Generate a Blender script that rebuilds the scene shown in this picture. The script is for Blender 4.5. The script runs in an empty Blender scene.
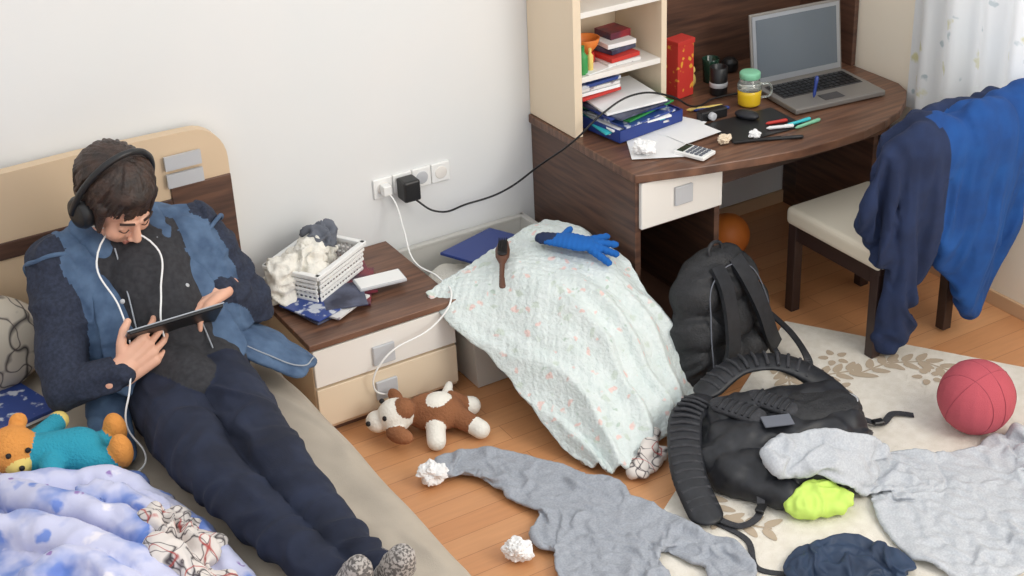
import bpy, bmesh, math, random
import numpy as np
from mathutils import Vector, Matrix, noise
random.seed(7)
sc=bpy.context.scene
COL=sc.collection
def srgb(c):
    o=[]
    for v in c:
        v=v/255.0
        o.append(v/12.92 if v<=.04045 else ((v+.055)/1.055)**2.4)
    return (*o,1.0)
# ------------------------------------------------------------------ materials
def mat(name,c,rough=.6,c2=None,nscale=8,bump=None,metal=0,stretch=None,ramp=(.35,.65),trans=0,alpha=1,sheen=0,detail=4,coat=0):
    m=bpy.data.materials.new(name); m.use_nodes=True
    nt=m.node_tree; N=nt.nodes; L=nt.links
    b=N['Principled BSDF']; b.inputs['Base Color'].default_value=srgb(c)
    b.inputs['Roughness'].default_value=rough; b.inputs['Metallic'].default_value=metal
    b.inputs['Transmission Weight'].default_value=trans; b.inputs['Alpha'].default_value=alpha
    b.inputs['Sheen Weight'].default_value=sheen; b.inputs['Coat Weight'].default_value=coat
    tc=N.new('ShaderNodeTexCoord'); mp=N.new('ShaderNodeMapping')
    L.new(tc.outputs['Object'],mp.inputs['Vector'])
    if stretch: mp.inputs['Scale'].default_value=stretch
    if c2:
        n=N.new('ShaderNodeTexNoise'); n.inputs['Scale'].default_value=nscale; n.inputs['Detail'].default_value=detail
        L.new(mp.outputs[0],n.inputs['Vector'])
        r=N.new('ShaderNodeValToRGB'); r.color_ramp.elements[0].position=ramp[0]; r.color_ramp.elements[1].position=ramp[1]
        r.color_ramp.elements[0].color=srgb(c); r.color_ramp.elements[1].color=srgb(c2)
        L.new(n.outputs['Fac'],r.inputs['Fac']); L.new(r.outputs['Color'],b.inputs['Base Color'])
    if bump:
        n2=N.new('ShaderNodeTexNoise'); n2.inputs['Scale'].default_value=bump[0]; n2.inputs['Detail'].default_value=3
        L.new(mp.outputs[0],n2.inputs['Vector'])
        bp=N.new('ShaderNodeBump'); bp.inputs['Strength'].default_value=bump[1]; bp.inputs['Distance'].default_value=.01
        L.new(n2.outputs['Fac'],bp.inputs['Height']); L.new(bp.outputs['Normal'],b.inputs['Normal'])
    return m
def spots(m,layers,base):
    nt=m.node_tree;N=nt.nodes;L=nt.links;b=N['Principled BSDF']
    tc=N.new('ShaderNodeTexCoord')
    wn=N.new('ShaderNodeTexNoise');wn.inputs['Scale'].default_value=25
    L.new(tc.outputs['Object'],wn.inputs['Vector'])
    mixv=N.new('ShaderNodeVectorMath');mixv.operation='MULTIPLY_ADD'
    mixv.inputs[1].default_value=(.05,.05,.05)
    L.new(wn.outputs['Color'],mixv.inputs[0]);L.new(tc.outputs['Object'],mixv.inputs[2])
    if b.inputs['Base Color'].is_linked: prev=b.inputs['Base Color'].links[0].from_socket
    else:
        rgb=N.new('ShaderNodeRGB');rgb.outputs[0].default_value=srgb(base);prev=rgb.outputs[0]
    for i,(s,th,c) in enumerate(layers):
        off=N.new('ShaderNodeVectorMath');off.operation='ADD';off.inputs[1].default_value=(i*.37,i*.21,i*.53)
        L.new(mixv.outputs[0],off.inputs[0])
        v=N.new('ShaderNodeTexVoronoi');v.inputs['Scale'].default_value=s
        L.new(off.outputs[0],v.inputs['Vector'])
        lt=N.new('ShaderNodeMapRange');lt.inputs['From Min'].default_value=th*.6;lt.inputs['From Max'].default_value=th
        lt.inputs['To Min'].default_value=1;lt.inputs['To Max'].default_value=0
        L.new(v.outputs['Distance'],lt.inputs['Value'])
        mx=N.new('ShaderNodeMixRGB');mx.inputs['Color2'].default_value=srgb(c)
        L.new(lt.outputs[0],mx.inputs['Fac']);L.new(prev,mx.inputs['Color1']);prev=mx.outputs[0]
    L.new(prev,b.inputs['Base Color']);return m
def lines(m,base,layers):
    nt=m.node_tree;N=nt.nodes;L=nt.links;b=N['Principled BSDF'];tc=N.new('ShaderNodeTexCoord')
    rgb=N.new('ShaderNodeRGB');rgb.outputs[0].default_value=srgb(base);prev=rgb.outputs[0]
    for i,(s,w,c) in enumerate(layers):
        mp=N.new('ShaderNodeMapping');mp.inputs['Location'].default_value=(i*3.3,i,0);L.new(tc.outputs['Object'],mp.inputs['Vector'])
        n=N.new('ShaderNodeTexNoise');n.inputs['Scale'].default_value=s;n.inputs['Detail'].default_value=1;L.new(mp.outputs[0],n.inputs['Vector'])
        r=N.new('ShaderNodeValToRGB');e=r.color_ramp.elements;e[0].position=.5-w;e[0].color=(0,0,0,1);e[1].position=.5;e[1].color=(1,1,1,1);q=e.new(.5+w);q.color=(0,0,0,1)
        L.new(n.outputs['Fac'],r.inputs['Fac'])
        mx=N.new('ShaderNodeMixRGB');mx.inputs['Color2'].default_value=srgb(c);L.new(r.outputs['Color'],mx.inputs['Fac']);L.new(prev,mx.inputs['Color1']);prev=mx.outputs[0]
    L.new(prev,b.inputs['Base Color']);return m
def floor_mat():
    m=bpy.data.materials.new('laminate_floor');m.use_nodes=True
    nt=m.node_tree;N=nt.nodes;L=nt.links;b=N['Principled BSDF'];b.inputs['Roughness'].default_value=.36
    tc=N.new('ShaderNodeTexCoord')
    br=N.new('ShaderNodeTexBrick');br.offset=.37;br.inputs['Scale'].default_value=1
    br.inputs['Brick Width'].default_value=1.1;br.inputs['Row Height'].default_value=.095;br.inputs['Mortar Size'].default_value=.0012
    br.inputs['Color1'].default_value=srgb((213,158,112));br.inputs['Color2'].default_value=srgb((202,143,97));br.inputs['Mortar'].default_value=srgb((168,112,72))
    L.new(tc.outputs['Object'],br.inputs['Vector'])
    m2=N.new('ShaderNodeMapping');m2.inputs['Scale'].default_value=(2,22,1);L.new(tc.outputs['Object'],m2.inputs['Vector'])
    n=N.new('ShaderNodeTexNoise');n.inputs['Scale'].default_value=3;n.inputs['Detail'].default_value=6;L.new(m2.outputs[0],n.inputs['Vector'])
    mx=N.new('ShaderNodeMixRGB');mx.blend_type='MULTIPLY';mx.inputs['Fac'].default_value=.4
    r=N.new('ShaderNodeValToRGB');r.color_ramp.elements[0].color=(.6,.56,.52,1);r.color_ramp.elements[1].color=(1.15,1.13,1.1,1)
    L.new(n.outputs['Fac'],r.inputs['Fac']);L.new(br.outputs['Color'],mx.inputs['Color1']);L.new(r.outputs['Color'],mx.inputs['Color2'])
    L.new(mx.outputs[0],b.inputs['Base Color']);return m
M={}
M['wall']=mat('painted_wall',(227,229,229),.9,c2=(230,230,229),nscale=2)
M['wallr']=mat('cream_wall',(240,230,212),.9)
M['floor']=floor_mat()
M['base']=mat('baseboard_wood',(205,170,135),.5)
M['walnut']=mat('walnut_laminate',(104,74,59),.42,c2=(70,50,43),nscale=3,stretch=(1.2,1.2,16),detail=8)
M['walnutTop']=mat('walnut_top',(124,88,68),.35,c2=(84,58,46),nscale=3,stretch=(1.2,18,4),detail=8)
M['cream']=mat('cream_laminate',(230,212,186),.5)
M['beigeL']=mat('beige_panel',(218,193,162),.5)
M['white']=mat('white_laminate',(234,230,224),.45)
M['plastic']=mat('white_plastic',(240,240,238),.35)
M['black']=mat('black_plastic',(28,28,30),.4)
M['alu']=mat('brushed_aluminium',(172,176,182),.35,metal=.6)
M['silver']=mat('silver_sticker',(192,194,198),.4)
qm=mat('quilt_fabric',(210,220,218),.9,c2=(218,226,225),nscale=20,bump=(90,.7))
M['quilt']=spots(qm,[(15,.24,(200,211,202)),(17,.22,(226,200,194)),(13,.13,(184,200,190))],(210,221,219))
M['sheet']=mat('linen_sheet',(180,169,154),.9,c2=(170,159,145),nscale=6,bump=(250,.15))
M['duvet']=spots(mat('duvet_cotton',(104,134,204),.85,c2=(204,206,232),nscale=4.5,ramp=(.38,.50),bump=(40,.15)),[(9,.24,(120,146,214)),(7,.18,(236,232,242)),(12,.13,(150,124,184))],(150,160,215))
M['print']=lines(mat('printed_fabric',(222,214,208),.9),(222,214,208),[(12,.022,(48,42,48)),(16,.02,(70,60,66)),(8,.012,(176,70,66))])
M['jeans']=mat('dark_jeans',(22,28,46),.9,c2=(34,42,64),nscale=9,bump=(300,.2))
M['sweater']=mat('heather_sweater',(34,40,56),.9,c2=(46,53,72),nscale=90,bump=(200,.12))
M['denim']=mat('denim_vest',(84,108,138),.85,c2=(62,84,114),nscale=18,bump=(320,.12),detail=6)
M['stitch']=mat('denim_stitching',(160,166,174),.9)
M['shirt']=mat('charcoal_shirt',(44,44,48),.95,c2=(56,56,60),nscale=60)
M['skin']=mat('skin',(228,178,152),.55,c2=(218,162,136),nscale=9)
M['hair']=mat('dark_brown_hair',(38,28,24),.5,c2=(66,47,38),nscale=26,bump=(140,.4))
M['lips']=mat('lips',(196,128,114),.5)
M['brow']=mat('eyebrow',(60,42,34),.8)
M['sock']=mat('melange_sock',(96,92,90),.95,c2=(176,170,165),nscale=120,ramp=(.45,.55))
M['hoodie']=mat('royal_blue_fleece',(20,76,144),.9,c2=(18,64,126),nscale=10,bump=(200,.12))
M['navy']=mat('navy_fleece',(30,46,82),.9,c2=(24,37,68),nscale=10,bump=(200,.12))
M['grey']=mat('grey_melange',(164,169,178),.95,c2=(150,155,164),nscale=150,bump=(160,.2))
M['greyl']=mat('light_grey_melange',(192,196,201),.95,c2=(176,180,187),nscale=150,bump=(160,.2))
M['puffer']=mat('blue_jacket_fabric',(44,64,92),.6,c2=(34,50,74),nscale=8)
M['bagb']=mat('black_canvas',(27,28,31),.62,c2=(37,38,42),nscale=60,bump=(150,.35))
M['bag']=mat('charcoal_mesh',(46,47,52),.75,c2=(56,57,62),nscale=60,bump=(150,.4))
M['bag2']=mat('black_nylon',(25,27,32),.5,c2=(35,37,43),nscale=40)
M['lime']=mat('lime_fabric',(194,224,104),.7)
M['rug']=mat('cream_rug',(236,230,219),.95,c2=(226,219,206),nscale=30,bump=(300,.5))
M['rugp']=mat('rug_pattern',(180,163,142),.95)
M['ball']=mat('red_rubber',(182,80,92),.85,bump=(350,.35))
M['ballseam']=mat('ball_seam',(150,60,74),.7)
M['bin']=mat('translucent_plastic',(236,234,228),.3,trans=.4)
M['teal']=mat('teal_plush',(44,152,176),.95,bump=(120,.6))
M['tan']=mat('tan_plush',(224,150,74),.95,bump=(120,.6))
M['yellow']=mat('yellow_plush',(232,206,120),.95)
M['brownp']=mat('brown_plush',(132,84,54),.95,bump=(120,.6),c2=(154,102,68))
M['whitep']=mat('white_cotton',(236,232,222),.95,bump=(120,.4))
M['dark']=mat('dark_thread',(18,16,18),.6)
M['paper']=mat('white_paper',(238,238,238),.8)
M['bluep']=mat('blue_plastic',(34,58,130),.4)
M['red']=mat('red_card',(196,52,44),.6)
M['redb']=spots(mat('red_gift_paper',(200,56,48),.5),[(30,.3,(230,170,60))],(200,56,48))
M['orange']=mat('orange_plastic',(232,132,56),.5)
M['green']=mat('green_plastic',(60,150,80),.4)
M['dgreen']=mat('dark_green_glass',(34,60,48),.15)
M['mint']=mat('mint_lid',(130,196,160),.4)
M['juice']=mat('yellow_drink',(236,196,44),.25,coat=.6)
M['glass']=mat('clear_glass',(225,232,228),.08,trans=.85)
M['screen']=mat('lcd_screen',(96,104,112),.15,coat=.5)
M['lapgrey']=mat('laptop_grey',(132,128,124),.4,metal=.3)
M['key']=mat('keys_dark',(66,64,66),.6)
M['wood']=mat('brush_wood',(92,58,42),.4)
M['cushion']=mat('cream_leather',(228,218,198),.55)
M['chairw']=mat('dark_chair_wood',(56,40,36),.45)
M['blueg']=mat('blue_glove',(20,96,176),.9)
M['mblue']=mat('magazine_blue',(48,72,140),.35,c2=(200,205,215),nscale=18,ramp=(.55,.6))
M['mred']=mat('magazine_red',(150,44,54),.35,c2=(60,40,60),nscale=14)
M['mdark']=mat('magazine_dark',(40,44,66),.35,c2=(90,96,120),nscale=14)
M['mwhite']=mat('magazine_white',(222,220,218),.4,c2=(150,140,150),nscale=20,ramp=(.6,.65))
M['cyan']=mat('cyan_marker',(60,190,200),.4)
M['stripe']=lines(mat('patterned_pillow',(206,196,180),.9),(206,196,180),[(7,.03,(56,50,52)),(10,.025,(80,70,70))])
M['greyc']=mat('dark_grey_cloth',(104,108,118),.9)
def curtain_mat():
    m=spots(mat('sheer_curtain',(228,231,234),.8),[(8,.24,(206,204,156)),(10,.18,(170,186,194))],(228,231,234))
    nt=m.node_tree;N=nt.nodes;L=nt.links;b=N['Principled BSDF']
    t=N.new('ShaderNodeBsdfTranslucent');t.inputs['Color'].default_value=(.55,.57,.6,1)
    mx=N.new('ShaderNodeMixShader');mx.inputs['Fac'].default_value=.2
    L.new(b.outputs[0],mx.inputs[1]);L.new(t.outputs[0],mx.inputs[2])
    L.new(mx.outputs[0],N['Material Output'].inputs['Surface']);return m
M['curtain']=curtain_mat()
# ------------------------------------------------------------------ helpers
def root(name,loc=(0,0,0)):
    e=bpy.data.objects.new(name,None);e.location=loc;e.empty_display_size=.05;COL.objects.link(e);return e
def link(o,parent=None):
    COL.objects.link(o)
    if parent: 
        o.parent=parent;o.matrix_parent_inverse=Matrix.Translation(-parent.location)
    return o
def mesh_obj(name,verts,faces,m,parent=None,smooth=False):
    me=bpy.data.meshes.new(name);me.from_pydata([tuple(v) for v in verts],[],faces);me.update()
    if smooth: me.polygons.foreach_set('use_smooth',[True]*len(me.polygons))
    for mm in (m if isinstance(m,list) else [m]): me.materials.append(mm)
    return link(bpy.data.objects.new(name,me),parent)
def bevel(o,w,seg=2):
    b=o.modifiers.new('bevel','BEVEL');b.width=w;b.segments=seg;b.limit_method='ANGLE'
def rot(rz=0,rx=0,ry=0): return Matrix.Rotation(rz,3,'Z')@Matrix.Rotation(ry,3,'Y')@Matrix.Rotation(rx,3,'X')
CF=[(0,3,2,1),(4,5,6,7),(0,1,5,4),(1,2,6,5),(2,3,7,6),(3,0,4,7)]
def boxv(c,s,R=None):
    h=Vector(s)/2;v=[Vector((x*h.x,y*h.y,z*h.z)) for z in(-1,1) for x,y in((-1,-1),(1,-1),(1,1),(-1,1))]
    if R: v=[R@q for q in v]
    return [q+Vector(c) for q in v]
def box(name,c,s,m,parent=None,R=None,bv=0):
    o=mesh_obj(name,boxv(c,s,R),CF,m,parent)
    if bv: bevel(o,bv)
    return o
def bx(name,x0,x1,y0,y1,z0,z1,m,parent=None,bv=.002):
    return box(name,((x0+x1)/2,(y0+y1)/2,(z0+z1)/2),(abs(x1-x0),abs(y1-y0),abs(z1-z0)),m,parent,bv=bv)
def boxes(name,L,m,parent=None,bv=0):
    V=[];F=[]
    for c,s,R in L:
        n=len(V);V+=boxv(c,s,R);F+=[tuple(i+n for i in f) for f in CF]
    o=mesh_obj(name,V,F,m,parent)
    if bv: bevel(o,bv,1)
    return o
def lathe(name,c,prof,m,parent=None,seg=28,R=None):
    V=[];F=[]
    for r,z in prof:
        for i in range(seg):
            a=2*math.pi*i/seg;V.append(Vector((r*math.cos(a),r*math.sin(a),z)))
    for j in range(len(prof)-1):
        for i in range(seg):
            F.append((j*seg+i,j*seg+(i+1)%seg,(j+1)*seg+(i+1)%seg,(j+1)*seg+i))
    F.append(tuple(range(seg-1,-1,-1)));F.append(tuple((len(prof)-1)*seg+i for i in range(seg)))
    if R: V=[R@v for v in V]
    V=[v+Vector(c) for v in V]
    o=mesh_obj(name,V,F,m,parent,True);bevel(o,.0012,1);return o
def tube(name,pts,r,m,parent=None,cyc=False,flat=None):
    cu=bpy.data.curves.new(name,'CURVE');cu.dimensions='3D';cu.bevel_depth=r;cu.bevel_resolution=3;cu.resolution_u=10;cu.use_fill_caps=True
    sp=cu.splines.new('BEZIER');sp.bezier_points.add(len(pts)-1);sp.use_cyclic_u=cyc
    for bp,p in zip(sp.bezier_points,pts):
        bp.co=p;bp.handle_left_type=bp.handle_right_type='AUTO'
    cu.materials.append(m);return link(bpy.data.objects.new(name,cu),parent)
def spline(pts,n=10):
    P=[Vector(p) for p in pts];Q=[]
    for i in range(len(P)-1):
        a=P[max(i-1,0)];b=P[i];c=P[i+1];d=P[min(i+2,len(P)-1)]
        for k in range(n):
            u=k/n;Q.append(.5*((2*b)+(c-a)*u+(2*a-5*b+4*c-d)*u*u+(3*b-a-3*c+d)*u**3))
    Q.append(P[-1]);return Q
def strap(name,pts,w,t,m,parent,up=(0,0,1),n=10):
    Q=spline(pts,n);V=[];F=[]
    for i,q in enumerate(Q):
        d=(Q[min(i+1,len(Q)-1)]-Q[max(i-1,0)]).normalized();s=d.cross(Vector(up))
        if s.length<1e-3:s=Vector((1,0,0))
        s.normalize();nn=s.cross(d)
        for a,b in((-1,-1),(1,-1),(1,1),(-1,1)):V.append(q+s*a*w/2+nn*b*t/2)
        if i:
            o=4*i
            for k in range(4):F.append((o-4+k,o-4+(k+1)%4,o+(k+1)%4,o+k))
    F.append((3,2,1,0));o=len(V)-4;F.append((o,o+1,o+2,o+3))
    return mesh_obj(name,V,F,m,parent)
def cap(p0,r0,p1,r1,m=0,n=None,k=1):
    return dict(t='c',p0=Vector(p0),r0=r0,p1=Vector(p1),r1=r1,m=m,n=Vector(n).normalized() if n else None,k=k)
def ell(c,r,m=0,R=None): return dict(t='e',c=Vector(c),r=r,m=m,R=R)
def chain(pts,m=0,n=None,k=1):
    return [cap(pts[i][:3],pts[i][3],pts[i+1][:3],pts[i+1][3],m,n,k) for i in range(len(pts)-1)]
def part_mesh(p,V,F):
    seg=18;n0=len(V)
    if p['t']=='c':
        ax=p['p1']-p['p0']
        if ax.length<1e-6: ax=Vector((0,0,1e-4))
        q=ax.to_track_quat('Z','Y').to_matrix();rows=[]
        for c,r,rng in((p['p0'],p['r0'],range(-5,1)),(p['p1'],p['r1'],range(0,6))):
            for j in rng:
                la=j/5*math.pi/2*.985
                rows.append((c,r*math.cos(la),r*math.sin(la)))
        for c,rr,zz in rows:
            for i in range(seg):
                a=2*math.pi*i/seg;o=q@Vector((rr*math.cos(a),rr*math.sin(a),zz))
                if p['n']: o=o-p['n']*(o.dot(p['n'])*(1-p['k']))
                V.append(c+o)
    else:
        rows=[j/7*math.pi/2*.99 for j in range(-7,8)]
        for la in rows:
            for i in range(seg):
                a=2*math.pi*i/seg;o=Vector((math.cos(la)*math.cos(a)*p['r'][0],math.cos(la)*math.sin(a)*p['r'][1],math.sin(la)*p['r'][2]))
                if p['R']: o=p['R']@o
                V.append(p['c']+o)
    k=len(rows)
    for j in range(k-1):
        for i in range(seg):F.append((n0+j*seg+i,n0+j*seg+(i+1)%seg,n0+(j+1)*seg+(i+1)%seg,n0+(j+1)*seg+i))
    F.append(tuple(n0+i for i in range(seg-1,-1,-1)));F.append(tuple(n0+(k-1)*seg+i for i in range(seg)))
def sdf(p,X):
    if p['t']=='c':
        a=np.array(p['p0']);b=np.array(p['p1']);ab=b-a;t=np.clip(((X-a)@ab)/max(ab@ab,1e-9),0,1)
        o=X-(a+t[:,None]*ab)
        if p['n']:
            n=np.array(p['n']);o=o+np.outer(o@n,n)*(1/p['k']-1)
        return np.linalg.norm(o,axis=1)-(p['r0']+(p['r1']-p['r0'])*t)
    o=X-np.array(p['c'])
    if p['R']: o=o@np.array(p['R'])
    r=np.array(p['r']);return (np.linalg.norm(o/r,axis=1)-1)*r.min()
def blob(name,parts,mats,parent=None,vox=.01,smooth=4,disp=None,zmin=None):
    V=[];F=[]
    for p in parts: part_mesh(p,V,F)
    me=bpy.data.meshes.new(name+'_src');me.from_pydata([tuple(v) for v in V],[],F);me.update()
    o=bpy.data.objects.new(name+'_src',me);COL.objects.link(o)
    r=o.modifiers.new('r','REMESH');r.mode='VOXEL';r.voxel_size=vox
    if smooth: s=o.modifiers.new('s','SMOOTH');s.factor=.5;s.iterations=smooth
    dg=bpy.context.evaluated_depsgraph_get();ev=o.evaluated_get(dg)
    nm=bpy.data.meshes.new_from_object(ev);bpy.data.objects.remove(o);nm.name=name
    if disp:
        nrm=[v.normal.copy() for v in nm.vertices]
        for v,nn in zip(nm.vertices,nrm): v.co=v.co+disp(v.co,nn)
    if zmin is not None:
        for v in nm.vertices:
            if v.co.z<zmin: v.co.z=zmin
    nm.materials.clear()
    for mm in mats: nm.materials.append(mm)
    if len(mats)>1:
        X=np.array([tuple(f.center) for f in nm.polygons]);D=np.stack([sdf(p,X) for p in parts]);k=D.argmin(0)
        for f,i in zip(nm.polygons,k): f.material_index=parts[i]['m']
    nm.polygons.foreach_set('use_smooth',[True]*len(nm.polygons));nm.update()
    return link(bpy.data.objects.new(name,nm),parent)
def wrinkle(amp,s=6,st=(1,1,1),seed=0,up=False):
    def f(co,n):
        q=Vector((co.x*st[0],co.y*st[1],co.z*st[2]))*s+Vector((seed,seed*.7,seed*.3))
        w=noise.noise(q)*.3
        q2=q+Vector((w,w,w))*2
        a=(1-abs(noise.noise(q2))*2.2)*.6+noise.noise(q2*2.3)*.35
        return (Vector((0,0,1)) if up else n)*(a*amp)
    return f
def sheetg(name,G,m,parent=None,nu=60,nv=60,thick=.01,disp=None):
    G=[[Vector(p) for p in r] for r in G]
    def cr(P,t):
        k=len(P)-1;i=min(int(t*k),k-1);u=t*k-i
        a=P[i-1] if i>0 else 2*P[0]-P[1];b=P[i];c=P[i+1];d=P[i+2] if i+2<=k else 2*P[k]-P[k-1]
        return .5*((2*b)+(c-a)*u+(2*a-5*b+4*c-d)*u*u+(3*b-a-3*c+d)*u**3)
    V=[];F=[]
    for j in range(nv+1):
        rows=[cr([G[jj][i] for jj in range(len(G))],j/nv) for i in range(len(G[0]))]
        for i in range(nu+1):
            p=cr(rows,i/nu);V.append(p+(disp(p,Vector((i/nu,j/nv,0))) if disp else Vector()))
    for j in range(nv):
        for i in range(nu):
            a=j*(nu+1)+i;F.append((a,a+1,a+nu+2,a+nu+1))
    o=mesh_obj(name,V,F,m,parent,True)
    s=o.modifiers.new('sol','SOLIDIFY');s.thickness=thick;s.offset=0
    return o
def crumple(name,c,r,m=None,seed=1):
    bm=bmesh.new();bmesh.ops.create_icosphere(bm,subdivisions=4,radius=r)
    for v in bm.verts:
        q=v.co/r*1.6+Vector((seed*3.1,seed,0))
        d=1+.5*noise.noise(q)+.35*abs(noise.noise(q*2.5))-.2*abs(noise.noise(q*5));v.co*=d;v.co.z*=.75
    mn=min(v.co.z for v in bm.verts)
    for v in bm.verts: v.co+=Vector(c)-Vector((0,0,mn))
    me=bpy.data.meshes.new(name);bm.to_mesh(me);bm.free();me.materials.append(m or M['paper'])
    return link(bpy.data.objects.new(name,me))
# garments dropped with a cloth simulation
SIM=[];COLL=[];TEMP=[]
def garment(o,pin=None,bend=.4,mass=.35,grav=1.0):
    md=o.modifiers.new('cloth','CLOTH');s=md.settings;s.quality=5;s.mass=mass;s.tension_stiffness=12;s.compression_stiffness=12;s.shear_stiffness=4;s.bending_stiffness=bend;s.air_damping=1.5
    s.effector_weights.gravity=grav
    c=md.collision_settings;c.use_collision=True;c.distance_min=.004;c.use_self_collision=True;c.self_distance_min=.0035;c.collision_quality=2
    if pin:
        g=o.vertex_groups.new(name='pin')
        for v in o.data.vertices:
            w_=pin(v.co)
            if w_>0: g.add([v.index],w_,'REPLACE')
        s.vertex_group_mass='pin'
    SIM.append(o);return o
def collider(o,temp=True):
    m=o.modifiers.new('col','COLLISION');o.collision.thickness_outer=.004;o.collision.thickness_inner=.05;o.collision.cloth_friction=20
    if temp: TEMP.append(o)
    else: COLL.append(o)
    return o
def run_cloth(N):
    sc.frame_start=1;sc.frame_end=N
    for o in SIM: o.modifiers['cloth'].point_cache.frame_end=N
    for f_ in range(1,N+1): sc.frame_set(f_)
    dg=bpy.context.evaluated_depsgraph_get();out=[]
    for o in SIM:
        me=bpy.data.meshes.new_from_object(o.evaluated_get(dg));out.append((o,me))
    for o,me in out:
        o.modifiers.clear();o.data=me
        s=o.modifiers.new('smooth','SMOOTH');s.factor=.4;s.iterations=1
        s=o.modifiers.new('sub','SUBSURF');s.levels=1;s.render_levels=1
        me.polygons.foreach_set('use_smooth',[True]*len(me.polygons))
    for o in COLL:
        o.modifiers.remove(o.modifiers['col'])
    for o in TEMP: bpy.data.objects.remove(o)
    sc.frame_set(1)
# ------------------------------------------------------------------ camera
cam=bpy.data.cameras.new('camera');co=bpy.data.objects.new('camera',cam);COL.objects.link(co);sc.camera=co
r=Vector((.8563,-.5148,-.0412)).normalized();d=Vector((-.2693,-.3772,-.8860));d=(d-r*d.dot(r)).normalized()
f=Vector((.4406,.7699,-.4616))
co.matrix_world=Matrix((( r.x,-d.x,-f.x,-2.548),(r.y,-d.y,-f.y,-4.743),(r.z,-d.z,-f.z,2.963),(0,0,0,1)))
cam.sensor_width=36;cam.lens=1493/1024*36;cam.shift_y=-26/1024;cam.clip_start=.05
sc.view_settings.view_transform='Standard'
# ------------------------------------------------------------------ room shell
XR=1.66
bx('floor',-3.2,XR+.1,-5.5,.1,-.1,0,M['floor'],bv=0)
bx('wall_back',-3.2,XR+.1,0,.1,0,2.7,M['wall'],bv=0)
bx('wall_left',-3.3,-3.2,-3.2,.1,0,2.7,M['wall'],bv=0)
wr=root('wall_right')
for i,(y0,y1,z0,z1) in enumerate([(-5.5,0,0,.82),(-5.5,0,2.25,2.7),(-.9,0,.82,2.25),(-5.5,-2.3,.82,2.25)]):
    bx('wall_panel_%d'%(i+1),XR,XR+.1,y0,y1,z0,z1,M['wallr'],wr,bv=0)
win=root('window_1')
for nm,y0,y1,z0,z1 in[('frame_bottom',-2.3,-.9,.82,.88),('frame_top',-2.3,-.9,2.19,2.25),('frame_side_a',-.96,-.9,.88,2.19),('frame_side_b',-2.3,-2.24,.88,2.19),('frame_mullion',-1.63,-1.57,.88,2.19)]:
    bx(nm,XR+.02,XR+.08,y0,y1,z0,z1,M['plastic'],win,.004)
bx('baseboard_back',-3.2,XR,-.015,0,0,.06,M['base'],bv=.003)
bx('baseboard_right',XR-.015,XR,-5.5,-.015,0,.06,M['base'],bv=.003)
V=[];F=[];ny=160;nz=24
for j in range(nz+1):
    z=.68+(2.3-.68)*j/nz
    for i in range(ny+1):
        y=-.70-1.7*i/ny
        V.append((XR-.06+.022*math.sin(y*42+.6*math.sin(z*2))+.012*math.sin(y*17+z),y,z+(.01*math.sin(y*9) if j==0 else 0)))
for j in range(nz):
    for i in range(ny):
        a=j*(ny+1)+i;F.append((a,a+1,a+ny+2,a+ny+1))
mesh_obj('sheer_curtain',V,F,M['curtain'],None,True)
# ------------------------------------------------------------------ bed
bed=root('bed',(-1.7,-1.1,0))
bx('bed_base',-2.35,-1.13,-2.25,-.1,.06,.26,M['beigeL'],bed,.01)
boxes('bed_legs',[((x,y,.03),(.06,.06,.06),None) for x in(-2.28,-1.2) for y in(-2.15,-.2)],M['walnut'],bed)
def wr_sheet(p,n): 
    a=noise.noise(Vector((p.x*7,p.y*2.2,p.z*5)));b=1-abs(noise.noise(Vector((p.x*9+3,p.y*3+p.x*4,p.z*6))))*2.5
    k=1 if p.z>.3 else 1.6
    return Vector((a*.018*k if p.z<.38 else 0,0,(a*.010+max(b,0)*.012)))
sheetg('mattress_sheet',[[(-2.36,y,.12),(-2.34,y,.37),(-2.2,y,.395),(-1.7,y,.392),(-1.28,y,.395),(-1.13,y,.375),(-1.085,y,.25),(-1.06,y,.07)] for y in(-.08,-.6,-1.1,-1.6,-2.0,-2.3)],M['sheet'],bed,110,130,.012,wr_sheet)
bx('mattress',-2.33,-1.15,-2.24,-.1,.26,.375,M['whitep'],bed,.04)
x0,x1=-2.4,-1.0
prof=[(x0,.1),(x1,.1),(x1,.92)]
for k in range(9):
    a=k/8*math.pi/2;prof.append((x1-.12+.12*math.cos(a),.92+.13*math.sin(a)))
prof+=[(-1.5,1.06),(-1.9,1.055),(x0,1.0)]
n=len(prof)
mesh_obj('headboard_panel',[(x,-.03,z) for x,z in prof]+[(x,-.075,z) for x,z in prof],[tuple(range(n)),tuple(range(2*n-1,n-1,-1))]+[(i,n+i,n+(i+1)%n,(i+1)%n) for i in range(n)],M['beigeL'],bed)
bx('headboard_inset',-1.22,-1.0,-.082,-.07,.1,.86,M['walnut'],bed,.003)
bx('headboard_inset_long',-2.4,-1.22,-.082,-.07,.76,.82,M['walnut'],bed,.003)
boxes('headboard_bars',[((-1.165,-.088,.955),(.13,.012,.05),None),((-1.165,-.088,.89),(.13,.012,.05),None)],M['silver'],bed)
blob('patterned_pillow',[ell((-2.02,-.24,.56),(.27,.12,.17),0,rot(0,-.35))],[M['stripe']],None,.015,3,wrinkle(.015,5))
blob('pillow',[ell((-1.48,-.2,.58),(.27,.10,.18),0,rot(0,-.3))],[M['cream']],None,.015,3,wrinkle(.012,5))
mz=root('magazine',(-1.9,-.45,.41))
box('cover',(-1.95,-.44,.435),(.2,.27,.012),M['mblue'],mz,rot(.3,0,.05),.002);box('pages',(-1.95,-.44,.424),(.195,.265,.01),M['paper'],mz,rot(.3,0,.05))
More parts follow.
